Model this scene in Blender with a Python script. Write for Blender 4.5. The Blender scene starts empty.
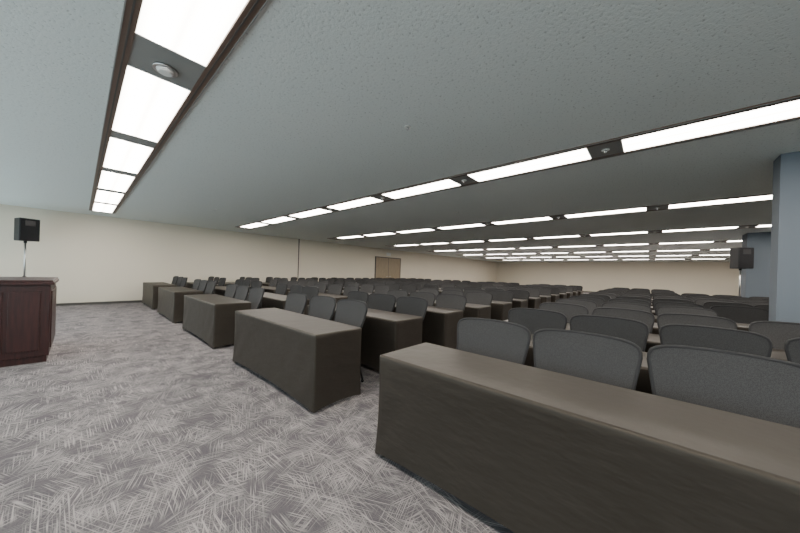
import bpy, bmesh, math, random
from mathutils import Matrix, Vector
random.seed(7)
S=bpy.context.scene
H=1.27; CZ=2.77
YF=12.95; YN=-9.0; XW=-2.3; XB=31.0

# ---------------- materials ----------------
def mat(name, col, rough=0.6, metal=0.0, spec=0.5):
    m=bpy.data.materials.new(name); m.use_nodes=True
    b=m.node_tree.nodes['Principled BSDF']
    b.inputs['Base Color'].default_value=(*col,1); b.inputs['Roughness'].default_value=rough
    b.inputs['Metallic'].default_value=metal
    b.inputs['Specular IOR Level'].default_value=spec
    return m
def N(m,t,**k):
    n=m.node_tree.nodes.new(t)
    for a,v in k.items(): setattr(n,a,v)
    return n
def L(m,a,b): m.node_tree.links.new(a,b)
def bsdf(m): return m.node_tree.nodes['Principled BSDF']
def coords(m,rot=(0,0,0),scale=(1,1,1),out='Object'):
    tc=N(m,'ShaderNodeTexCoord'); mp=N(m,'ShaderNodeMapping')
    mp.inputs['Rotation'].default_value=rot; mp.inputs['Scale'].default_value=scale
    L(m,tc.outputs[out],mp.inputs['Vector']); return mp.outputs['Vector']
def noise(m,vec,scale,detail=2,rough=.5):
    n=N(m,'ShaderNodeTexNoise'); n.inputs['Scale'].default_value=scale
    n.inputs['Detail'].default_value=detail; n.inputs['Roughness'].default_value=rough
    L(m,vec,n.inputs['Vector']); return n.outputs['Fac']
def ramp(m,fac,stops):
    r=N(m,'ShaderNodeValToRGB'); e=r.color_ramp.elements
    while len(e)<len(stops): e.new(.5)
    for i,(p,c) in enumerate(stops):
        e[i].position=p; e[i].color=(*c,1) if len(c)==3 else c
    L(m,fac,r.inputs['Fac']); return r.outputs['Color']
def bump(m,h,strength,dist=.01):
    b=N(m,'ShaderNodeBump'); b.inputs['Strength'].default_value=strength; b.inputs['Distance'].default_value=dist
    L(m,h,b.inputs['Height']); L(m,b.outputs['Normal'],bsdf(m).inputs['Normal'])
def mixc(m,f,a,b,mode='MIX'):
    x=N(m,'ShaderNodeMix',data_type='RGBA',blend_type=mode)
    if isinstance(f,(int,float)): x.inputs[0].default_value=f
    else: L(m,f,x.inputs[0])
    for s,v in ((x.inputs[6],a),(x.inputs[7],b)):
        if isinstance(v,tuple): s.default_value=(*v,1)
        else: L(m,v,s)
    return x.outputs[2]
def math_(m,op,a,b=None):
    x=N(m,'ShaderNodeMath',operation=op)
    for i,v in enumerate((a,b)):
        if v is None: continue
        if isinstance(v,(int,float)): x.inputs[i].default_value=v
        else: L(m,v,x.inputs[i])
    return x.outputs[0]

# carpet
carpet=mat('carpet_grey_crosshatch',(.2,.2,.2),.95,spec=.1)
tot=None
for i,(ang,sc) in enumerate([(16,1),(-22,1.1),(63,.9),(110,1.05),(88,.8)]):
    a=math.radians(ang)
    mp1=N(carpet,'ShaderNodeMapping'); mp1.inputs['Rotation'].default_value=(0,0,a); mp1.inputs['Location'].default_value=(i*3.3,i*7.1,0)
    tc=N(carpet,'ShaderNodeTexCoord'); L(carpet,tc.outputs['Object'],mp1.inputs['Vector'])
    mp2=N(carpet,'ShaderNodeMapping'); mp2.inputs['Scale'].default_value=(5*sc,165*sc,1); L(carpet,mp1.outputs['Vector'],mp2.inputs['Vector'])
    n=noise(carpet,mp2.outputs['Vector'],1.0,1.0)
    r=ramp(carpet,n,[(.52,(0,0,0)),(.66,(1,1,1))])
    msk=noise(carpet,mp1.outputs['Vector'],4.2,1)
    mk=ramp(carpet,msk,[(.44,(.10,.10,.10)),(.56,(1,1,1))])
    p=mixc(carpet,1.0,r,mk,'MULTIPLY')
    tot=p if tot is None else mixc(carpet,1.0,tot,p,'LIGHTEN')
fine=noise(carpet,coords(carpet),260,2)
base=mixc(carpet,fine,(.060,.056,.062),(.118,.109,.117))
c=mixc(carpet,tot,base,(.315,.288,.282))
L(carpet,c,bsdf(carpet).inputs['Base Color']); bump(carpet,fine,.5,.004)

# ceiling
ceil=mat('ceiling_rockwool_tile',(.5,.56,.56),.95,spec=.1)
v=coords(ceil)
n1=noise(ceil,v,48,3,.6)
pit=ramp(ceil,n1,[(.33,(.66,.66,.66)),(.40,(1,1,1))])
n2=noise(ceil,v,.5,2)
cc=mixc(ceil,n2,(.67,.715,.70),(.695,.74,.725))
L(ceil,mixc(ceil,1.0,cc,pit,'MULTIPLY'),bsdf(ceil).inputs['Base Color'])
bump(ceil,n1,.5,.006)

wallm=mat('wall_beige_vinyl',(.66,.60,.48),.85,spec=.2)
nv=noise(wallm,coords(wallm),120,2); bump(wallm,nv,.15,.002)
L(wallm,mixc(wallm,noise(wallm,coords(wallm),.6,2),(.67,.61,.51),(.71,.65,.545)),bsdf(wallm).inputs['Base Color'])
bluem=mat('pillar_slate_blue_vinyl',(.13,.152,.178),.8,spec=.2)
bump(bluem,noise(bluem,coords(bluem),90,2),.2,.002)
basem=mat('baseboard_dark',(.06,.055,.05),.6)
brown=mat('slot_trim_brown',(.12,.075,.055),.5)
dgrey=mat('blank_panel_grey',(.24,.24,.23),.6)
whitep=mat('plastic_white',(.75,.75,.73),.4)
black=mat('plastic_black',(.012,.012,.014),.5,spec=.3)
blackm=mat('metal_black',(.03,.03,.032),.35,.6)
chrome=mat('metal_grey',(.55,.55,.55),.3,1)
alu=mat('aluminium_frame',(.45,.46,.47),.4,.8)
# grille
grille=mat('speaker_grille',(.02,.02,.022),.8,spec=.15)
vv=N(grille,'ShaderNodeTexVoronoi'); vv.inputs['Scale'].default_value=120; L(grille,coords(grille),vv.inputs['Vector'])
L(grille,ramp(grille,vv.outputs['Distance'],[(.25,(.003,.003,.003)),(.45,(.018,.018,.02))]),bsdf(grille).inputs['Base Color'])
# emission
def lampmat():
    m=bpy.data.materials.new('fluorescent_diffuser'); m.use_nodes=True; nt=m.node_tree; nt.nodes.clear()
    o=nt.nodes.new('ShaderNodeOutputMaterial'); e=nt.nodes.new('ShaderNodeEmission')
    tc=N(m,'ShaderNodeTexCoord'); sp=N(m,'ShaderNodeSeparateXYZ'); L(m,tc.outputs['Object'],sp.inputs[0])
    a=math_(m,'ABSOLUTE',sp.outputs['X']); d=math_(m,'ABSOLUTE',math_(m,'SUBTRACT',a,.09))
    g=ramp(m,math_(m,'MULTIPLY',d,8.0),[(0,(1,.94,.85)),(.45,(.50,.465,.42)),(1,(.30,.275,.245))])
    L(m,g,e.inputs['Color']); e.inputs['Strength'].default_value=38
    L(m,e.outputs[0],o.inputs[0]); return m
lamp=lampmat()
# cloth
cloth=mat('table_cover_stretch_taupe',(.08,.07,.058),.5,spec=.45)
nn=noise(cloth,coords(cloth,scale=(1,1,1)),7,3); L(cloth,mixc(cloth,nn,(.019,.0163,.0138),(.025,.0213,.018)),bsdf(cloth).inputs['Base Color'])
wv=noise(cloth,coords(cloth,rot=(0,.5,0),scale=(2.5,2.5,7)),1.6,3); bump(cloth,wv,.3,.025)
bsdf(cloth).inputs['Specular Tint'].default_value=(1,.87,.72,1)
ctop=mat('table_board',(.25,.2,.15),.5)
# chair
mesh=mat('chair_mesh_grey',(.05,.052,.058),.75,spec=.2)
vm=N(mesh,'ShaderNodeTexVoronoi'); vm.inputs['Scale'].default_value=260; L(mesh,coords(mesh),vm.inputs['Vector'])
L(mesh,ramp(mesh,vm.outputs['Distance'],[(.2,(.034,.0325,.0325)),(.6,(.058,.056,.056))]),bsdf(mesh).inputs['Base Color'])
seatm=mat('chair_seat_fabric',(.036,.035,.036),.9,spec=.2)
# podium wood
wood=mat('podium_mahogany',(.06,.015,.012),.4)
nw=noise(wood,coords(wood,scale=(14,14,1.2)),3,4)
L(wood,ramp(wood,nw,[(.3,(.016,.004,.004)),(.7,(.042,.010,.009))]),bsdf(wood).inputs['Base Color'])
doorm=mat('door_wood',(.22,.14,.08),.5)
L(doorm,ramp(doorm,noise(doorm,coords(doorm,scale=(8,8,1)),4,3),[(.3,(.25,.19,.125)),(.7,(.32,.25,.165))]),bsdf(doorm).inputs['Base Color'])

# ---------------- builder ----------------
class B:
    def __init__(s): s.bm=bmesh.new(); s.mats=[]
    def mi(s,m):
        if m not in s.mats: s.mats.append(m)
        return s.mats.index(m)
    def box(s,x0,x1,y0,y1,z0,z1,m,bev=0,M=None):
        r=bmesh.ops.create_cube(s.bm,size=1)
        vs=r['verts']
        for q in vs: q.co=Vector(((x0+x1)/2+q.co.x*(x1-x0),(y0+y1)/2+q.co.y*(y1-y0),(z0+z1)/2+q.co.z*(z1-z0)))
        fs=set(f for q in vs for f in q.link_faces)
        i=s.mi(m)
        for f in fs: f.material_index=i
        if bev:
            es=list(set(e for q in vs for e in q.link_edges))
            rr=bmesh.ops.bevel(s.bm,geom=es,offset=bev,segments=2,affect='EDGES',profile=.5)
            for f in rr['faces']: f.material_index=i
            vs=list(set(list(rr['verts'])+[q for q in vs if q.is_valid]))
        if M is not None: bmesh.ops.transform(s.bm,matrix=M,verts=vs)
        return vs
    def cyl(s,p0,p1,r0,m,r1=None,seg=16):
        r1=r0 if r1 is None else r1
        p0=Vector(p0);p1=Vector(p1);d=p1-p0
        r=bmesh.ops.create_cone(s.bm,cap_ends=True,segments=seg,radius1=r0,radius2=r1,depth=d.length)
        M=Matrix.Translation((p0+p1)/2)@d.to_track_quat('Z','Y').to_matrix().to_4x4()
        bmesh.ops.transform(s.bm,matrix=M,verts=r['verts'])
        i=s.mi(m)
        for f in set(f for q in r['verts'] for f in q.link_faces): f.material_index=i; f.smooth=len(f.verts)==4
    def tube(s,pts,r,m,seg=10):
        for a,b in zip(pts[:-1],pts[1:]): s.cyl(a,b,r,m,seg=seg)
    def grid(s,f,nu,nv,m,smooth=True,flip=False):
        vs=[[s.bm.verts.new(f(i/nu,j/nv)) for j in range(nv+1)] for i in range(nu+1)]
        k=s.mi(m)
        for i in range(nu):
            for j in range(nv):
                q=[vs[i][j],vs[i+1][j],vs[i+1][j+1],vs[i][j+1]]
                if flip: q.reverse()
                fc=s.bm.faces.new(q); fc.material_index=k; fc.smooth=smooth
        return vs
    def data(s,name):
        me=bpy.data.meshes.new(name); s.bm.normal_update(); s.bm.to_mesh(me); s.bm.free()
        for m in s.mats: me.materials.append(m)
        return me
    def obj(s,name,loc=(0,0,0),rz=0):
        return place(name,s.data(name),loc,rz)
def place(name,me,loc=(0,0,0),rz=0):
    o=bpy.data.objects.new(name,me); o.location=loc; o.rotation_euler=(0,0,rz)
    S.collection.objects.link(o); return o

# ---------------- room ----------------
b=B(); b.box(XW-.15,XB+.15,YN-.15,YF+.15,-.12,0,carpet); b.obj('floor')
b=B(); b.box(XW-.15,XB+.15,YN-.15,YF+.15,CZ,CZ+.15,ceil); b.obj('ceiling')
b=B(); b.box(XW,XB,YF,YF+.15,0,CZ,wallm); b.obj('wall_left')
b=B(); b.box(XB,XB+.15,YN-.15,YF+.15,0,CZ,wallm); b.obj('wall_back')
b=B(); b.box(XW,XB,YN-.15,YN,0,CZ,wallm); b.obj('wall_right')
# window wall
b=B()
b.box(XW-.15,XW,YN-.15,YF+.15,0,.35,wallm); b.box(XW-.15,XW,YN-.15,YF+.15,2.5,CZ,wallm)
nw_=7; pitch=(YF-YN)/nw_
for i in range(nw_+1):
    yc=YN+i*pitch; b.box(XW-.15,XW,max(yc-.2,YN-.15),min(yc+.2,YF+.15),.35,2.5,wallm)
b.obj('wall_front')
for i in range(nw_):
    y0=YN+i*pitch+.2; y1=YN+(i+1)*pitch-.2
    b=B(); t=.05
    for (a,c,z0,z1) in ((y0,y1,.35,.35+t),(y0,y1,2.5-t,2.5),(y0,y0+t,.35+t,2.5-t),(y1-t,y1,.35+t,2.5-t),((y0+y1)/2-t/2,(y0+y1)/2+t/2,.35+t,2.5-t)):
        b.box(XW-.1,XW-.04,a,c,z0,z1,alu)
    b.obj('window_%d'%(i+1))
# baseboards
b=B(); b.box(XW,XB,YF-.012,YF,0,.07,basem); b.obj('baseboard_left')
b=B(); b.box(XB-.012,XB,YN,YF-.012,0,.07,basem); b.obj('baseboard_back')
b=B(); b.box(XW,XB-.012,YN,YN+.012,0,.07,basem); b.obj('baseboard_right')
# wall joint trims
b=B(); b.box(7.08,7.12,YF-.015,YF,.07,CZ,basem); b.obj('trim_1')
# door (double)
b=B(); x0,x1=12.3,14.6; YD=YF-.001
b.box(x0-.05,x0,YD-.05,YD,0,2.2,basem); b.box(x1,x1+.05,YD-.05,YD,0,2.2,basem); b.box(x0-.05,x1+.05,YD-.05,YD,2.2,2.25,basem)
xm=(x0+x1)/2
b.box(x0,xm-.006,YD-.035,YD,0.01,2.2,doorm,.004); b.box(xm+.006,x1,YD-.035,YD,0.01,2.2,doorm,.004)
b.box(xm-.012,xm+.012,YD-.036,YD-.03,0.01,2.2,basem)
for s_ in (-1,1):
    b.cyl((xm+s_*.09,YD-.035,1.0),(xm+s_*.09,YD-.09,1.0),.012,chrome); b.cyl((xm+s_*.09,YD-.085,1.0),(xm+s_*.22,YD-.085,1.0),.01,chrome)
b.obj('door_1')
# exit sign
b=B(); b.box(-.2,.2,-.03,0,-.1,.1,whitep,.01); b.obj('exit_sign',(13.45,YD,2.45))

# pillars
b=B(); b.box(5.33,5.60,-2.3,-1.10,0,CZ,bluem); b.obj('wall_partition_pillar')
b=B(); b.box(13.2,13.8,-6.0,-2.15,0,CZ,bluem); b.obj('wall_blue_return')

# ---------------- ceiling light strips ----------------
def strip(xc,y0,y1,panels):
    w=.262; b=B(); lw=.19
    t=.014
    for s_ in (-1,1):
        a,c=sorted((s_*(lw+.005),s_*w)); b.box(a,c,y0,y1,-t,0,brown)
        a,c=sorted((s_*.220,s_*.230)); b.box(a,c,y0,y1,-t-.003,-t,basem)
        a,c=sorted((s_*(w-.006),s_*w)); b.box(a,c,y0,y1,-t-.004,-t,dgrey)
    b.box(-lw-.005,lw+.005,y0-.02,y0,-t,0,brown); b.box(-lw-.005,lw+.005,y1,y1+.02,-t,0,brown)
    ps=sorted(panels); last=y0
    for (a,c) in ps+[(y1,y1)]:
        if a-last>.01:
            b.box(-lw-.005,lw+.005,last,a,-.008,0,dgrey)
            m=(a+last)/2
            if a-last>.2 and xc>1:
                b.cyl((0,m,-.008),(0,m,-.018),.04,whitep,seg=20); b.cyl((0,m,-.018),(0,m,-.045),.014,chrome,seg=10)
        last=c
    for (a,c) in ps:
        b.box(-lw,lw,a+.012,c-.012,-.010,0,lamp)
        for q in (a,c-.012): b.box(-lw-.005,lw+.005,q,q+.012,-.013,0,whitep)
    return b.obj('ceiling_light_strip',(xc,0,CZ))
P=1.82
strip(.40,-8.1,11.85,[(2.95+P*k,2.95+P*k+1.57) for k in range(0,5)]+[(2.52-P*k-1.42,2.52-P*k) for k in range(0,5)])
b=B()
b.cyl((0,0,0),(0,0,-.015),.075,chrome,seg=28); b.cyl((0,0,-.015),(0,0,-.035),.055,whitep,.04,seg=28)
b.obj('smoke_detector',(.40,2.79,CZ-.0085))
strip(4.0,-8.5,11.45,[(.57+P*k,.57+P*k+1.52) for k in range(-4,6)])
for xc in (7.85,11.7,15.55,19.4,23.25,27.1):
    strip(xc,-8.8,11.3,[(.08+P*k,.08+P*k+1.5) for k in range(-4,6)])
for (x,y) in ((2.2,1.9),(6,3.5),(9.8,5),(13.6,6),(2.3,8.5)):
    b=B(); b.cyl((0,0,0),(0,0,-.008),.035,whitep,seg=20); b.cyl((0,0,-.008),(0,0,-.03),.012,chrome,seg=10); b.obj('fire_sprinkler',(x,y,CZ-.001))

# ---------------- table ----------------
TL=1.97; TD=.53; TH=.697
def table_mesh():
    b=B(); hx,hy=TD/2,TL/2; R=.016
    path=[]
    n1,n2=8,40
    path+= [(hx-2*hx*i/n1,hy,0,1,i/n1) for i in range(n1)]
    for k in range(4):
        a=math.pi/2*(k/3); path.append((-hx+R-R*math.sin(a),hy-R+R*math.cos(a),-math.sin(a),math.cos(a),-1))
    path+= [(-hx,hy-2*hy*i/n2,-1,0,10+i/n2) for i in range(1,n2)]
    for k in range(4):
        a=math.pi/2*(k/3); path.append((-hx+R-R*math.cos(a),-hy+R-R*math.sin(a),-math.cos(a),-math.sin(a),-1))
    path+= [(-hx+2*hx*i/n1,-hy,0,-1,i/n1) for i in range(1,n1+1)]
    lv=[0,.02,.08,.18,.3,.45,.6,.75,.88,.96,1]
    rows=[]
    for (x,y,nx,ny,t) in path:
        tt=t-10 if t>=10 else t
        arch=0 if t<0 else max(0,math.sin(math.pi*tt))
        amp=.05 if t>=10 else .025
        col=[]
        for q in lv:
            zb=.02+amp*arch**.6 if arch>1e-6 else .02
            z=zb+(TH-R-zb)*q
            pull=-.018*math.sin(math.pi*q)*(.3+.7*arch)
            flare=.014*(1-q)**3
            # tension folds radiating from the feet, strongest near the corners
            cn=(1-arch)**1.3
            wob=(.009*cn*math.sin(y*16+q*9)+.002*math.sin(y*6+q*4))*math.sin(math.pi*q)*(1-q*.5) if t>=10 else .003*math.sin(q*12)*arch
            o=pull+flare+wob
            col.append(b.bm.verts.new((x+nx*o,y+ny*o,z)))
        for a in (.5,1.0):
            th=a*math.pi/2
            col.append(b.bm.verts.new((x-nx*R*(1-math.cos(th)),y-ny*R*(1-math.cos(th)),TH-R+R*math.sin(th))))
        rows.append(col)
    k=b.mi(cloth)
    for A,C in zip(rows[:-1],rows[1:]):
        for j in range(len(A)-1):
            f=b.bm.faces.new((A[j],C[j],C[j+1],A[j+1])); f.material_index=k; f.smooth=True
    f=b.bm.faces.new([r[-1] for r in rows]); f.material_index=k
    f.normal_update()
    if f.normal.z<0: f.normal_flip()
    def dr(s,t): return (hx+.004,-hy+2*hy*s,TH-.002-.09*t)
    b.grid(dr,20,3,cloth)
    b.box(-hx+.03,hx-.01,-hy+.03,hy-.03,TH-.045,TH-.008,ctop)
    for sy in (-1,1):
        y=sy*(hy-.12)
        b.box(-.02,.02,y-.02,y+.02,.08,TH-.045,blackm)
        b.box(-hx+.04,hx-.04,y-.02,y+.02,.05,.08,blackm,.004)
        for sx in (-1,1):
            b.cyl((sx*(hx-.06),y-.014,.027),(sx*(hx-.06),y+.014,.027),.027,black,seg=16)
        y2=sy*(hy-.015)
        b.cyl((-hx+.012,y2-sy*.03,0),(-hx+.012,y2-sy*.03,.05),.014,chrome,seg=10)
    b.box(-.015,.015,-hy+.14,hy-.14,.25,.29,blackm)
    return b.data('conference_table')
tme=table_mesh()

def chair_mesh():
    b=B()
    z0,HB=.50,.41
    def surf(s,t,off,grow=0):
        q=2*s-1
        w=.238+.047*min(1,t*1.2)
        if t>.88: w*=1-.035*((t-.88)/.12)**2
        if t<.15: w*=1-.10*((.15-t)/.15)**2
        z=z0+HB*t-(.024*abs(q)**10+.009*q*q)*t*t+.02*abs(q)**3*(1-t)
        x=.19+.10*t+.015*math.sin(math.pi*t)-.06*q*q
        return Vector((x+off,q*w,z))
    F=b.grid(lambda s,t:surf(s,t,-.011),24,12,mesh)
    K=b.grid(lambda s,t:surf(s,t,.011),24,12,mesh,flip=True)
    k=b.mi(seatm)
    def bound(G):
        n=len(G)-1;m=len(G[0])-1
        return [G[i][0] for i in range(n)]+[G[n][j] for j in range(m)]+[G[i][m] for i in range(n,0,-1)]+[G[0][j] for j in range(m,0,-1)]
    bf,bk=bound(F),bound(K); nb=len(bf)
    cen=[(bf[i].co+bk[i].co)/2 for i in range(nb)]
    rings=[]
    for i in range(nb):
        T=(cen[(i+1)%nb]-cen[i-1]).normalized(); U=Vector((1,0,0)); U=(U-T*U.dot(T)).normalized(); V=T.cross(U)
        rings.append([b.bm.verts.new(cen[i]+(U*math.cos(a)*.014+V*math.sin(a)*.010)) for a in [j*math.pi/4 for j in range(8)]])
    for i in range(nb):
        A,C=rings[i],rings[(i+1)%nb]
        for j in range(8):
            f=b.bm.faces.new((A[j],A[(j+1)%8],C[(j+1)%8],C[j])); f.material_index=k; f.smooth=True
    def seat(s,t,sg):
        p,q=2*s-1,2*t-1
        x=p*math.sqrt(1-q*q*.22); y=q*math.sqrt(1-p*p*.22)
        e=max(abs(p),abs(q)); hh=.028*(1-e**6)
        return Vector((-.01+x*.24,y*.26,.445+sg*hh+.012*q*q*(1-e**6)-(.02*max(0,-p)**3)))
    b.grid(lambda s,t:seat(s,t,1),12,12,seatm); b.grid(lambda s,t:seat(s,t,-1),12,12,black,flip=True)
    for sy in (-1,1):
        y=sy*.215
        b.tube([(.25,sy*.16,.66),(.222,sy*.17,.52),(.17,y,.42),(-.17,y,.41)],.011,blackm,8)
        b.tube([(-.15,y,.41),(-.22,y*1.1,.02)],.011,blackm,8)
        b.tube([(.12,y,.42),(.235,y*1.1,.02)],.011,blackm,8)
        for xx in (-.22,.235): b.cyl((xx,y*1.1,0),(xx,y*1.1,.025),.016,black,seg=10)
    b.tube([(-.16,-.215,.40),(-.16,.215,.40)],.01,blackm,8); b.tube([(.14,-.215,.41),(.14,.215,.41)],.01,blackm,8)
    return b.data('mesh_back_chair')
cme=chair_mesh()

RP=1.08; XF=1.385
cols=[1.40,4.20,6.97,9.76,12.50,-.60,-2.60]
jit={0:[-.13,-.10,-.07],1:[.10,.12,.15]}
for r in range(13):
    for ci,yf in enumerate(cols):
        if ci>=5 and (r>=10 or r==0): continue
        xf=XF+RP*r
        yc=yf-TL/2
        if r==0 and ci==1: yc-=.04
        place('conference_table',tme,(xf+TD/2+random.uniform(-.01,.01)*(r>0),yc,0),random.uniform(-.004,.004))
        if ci>=5 and r==3: continue
        for k in range(3):
            y=yc+(1-k)*.63+random.uniform(-.025,.025)
            if r==0 and ci<2: y=yc+(1-k)*.63+jit[ci][k]
            elif ci in (0,5): y-=.15 if ci==0 else .05
            place('mesh_back_chair',cme,(xf+.54+random.uniform(-.03,.03),y,0),random.uniform(-.07,.07)*(1 if r else .4))

# ---------------- podium ----------------
b=B()
W=1.25; D=.72
b.box(-D+.04,-.04,.04,W-.04,.0,.08,wood)
b.box(-D+.02,-.02,.02,W-.02,.08,.98,wood,.004)
for yy in (.018,):
    b.box(-D+.10,-D/2-.02,.006,.02,.16,.90,wood,.003); b.box(-D/2+.02,-.10,.006,.02,.16,.90,wood,.003)
b.box(-.022,-.008,.12,W-.12,.16,.90,wood,.003)
b.box(-D-.01,0.01,-.015,W+.015,.98,1.015,wood,.006)
b.box(-D+.02,-.0,.0,W,1.015,1.04,wood,.006)
b.obj('podium',(-.22,5.72,0))

# ---------------- speakers ----------------
def speaker(loc,rz,base,h=.58):
    b=B(); w,d=.36,.34
    vs=b.box(-w/2,w/2,-d/2,d/2,base,base+h,black,.015)
    for q in b.bm.verts:
        if q.co.y>0: q.co.x*=.72
    b.box(-w/2+.015,w/2-.015,-d/2-.012,-d/2+.002,base+.02,base+h-.02,grille,.006)
    b.cyl((0,-d/2-.008,base+.2),(0,-d/2-.016,base+.2),.13,grille,seg=32)
    b.box(-.09,.09,-d/2-.018,-d/2-.01,base+h-.19,base+h-.06,blackm,.004)
    b.cyl((0,0,base-.05),(0,0,base),.03,black)
    b.cyl((0,0,.75),(0,0,base-.04),.0175,chrome); b.cyl((0,0,.12),(0,0,.85),.024,blackm)
    b.cyl((0,0,.8),(0,0,.88),.035,black); b.cyl((0,0,.55),(0,0,.62),.04,black)
    for k in range(3):
        a=k*2*math.pi/3+.4; e=(math.cos(a)*.45,math.sin(a)*.45,.015)
        b.cyl((math.cos(a)*.03,math.sin(a)*.03,.58),e,.011,blackm,seg=8)
        b.cyl((0,0,.16),(math.cos(a)*.26,math.sin(a)*.26,.24),.008,blackm,seg=8)
        b.cyl((e[0],e[1],0),(e[0],e[1],.03),.018,black,seg=10)
    return b.obj('pa_speaker',loc,rz)
speaker((-.95,12.2,0),math.radians(28),1.80)
speaker((12.65,-1.95,0),math.radians(-60),1.68,.6)

# ---------------- light ----------------
w=bpy.data.worlds.new('sky'); S.world=w; w.use_nodes=True
bg=w.node_tree.nodes['Background']; bg.inputs[0].default_value=(.76,.94,1.0,1); bg.inputs[1].default_value=3.4

# ---------------- camera ----------------
cam=bpy.data.cameras.new('camera'); co=bpy.data.objects.new('camera',cam); S.collection.objects.link(co)
f=283.0; cam.sensor_width=36; cam.sensor_fit='HORIZONTAL'; cam.lens=f*36/800; cam.shift_y=6.1/800; cam.clip_start=.02
A=math.atan(320.3/f); Z=Vector((0,0,1))
F=Vector((math.sin(A),math.cos(A),0)); Rr=Vector((math.cos(A),-math.sin(A),0))
rho=math.atan(.03)
rc=Rr*math.cos(rho)+Z*math.sin(rho); uc=Z*math.cos(rho)-Rr*math.sin(rho)
M=Matrix((rc,uc,-F)).transposed().to_4x4(); M.translation=(0,0,H)
co.matrix_world=M
S.camera=co
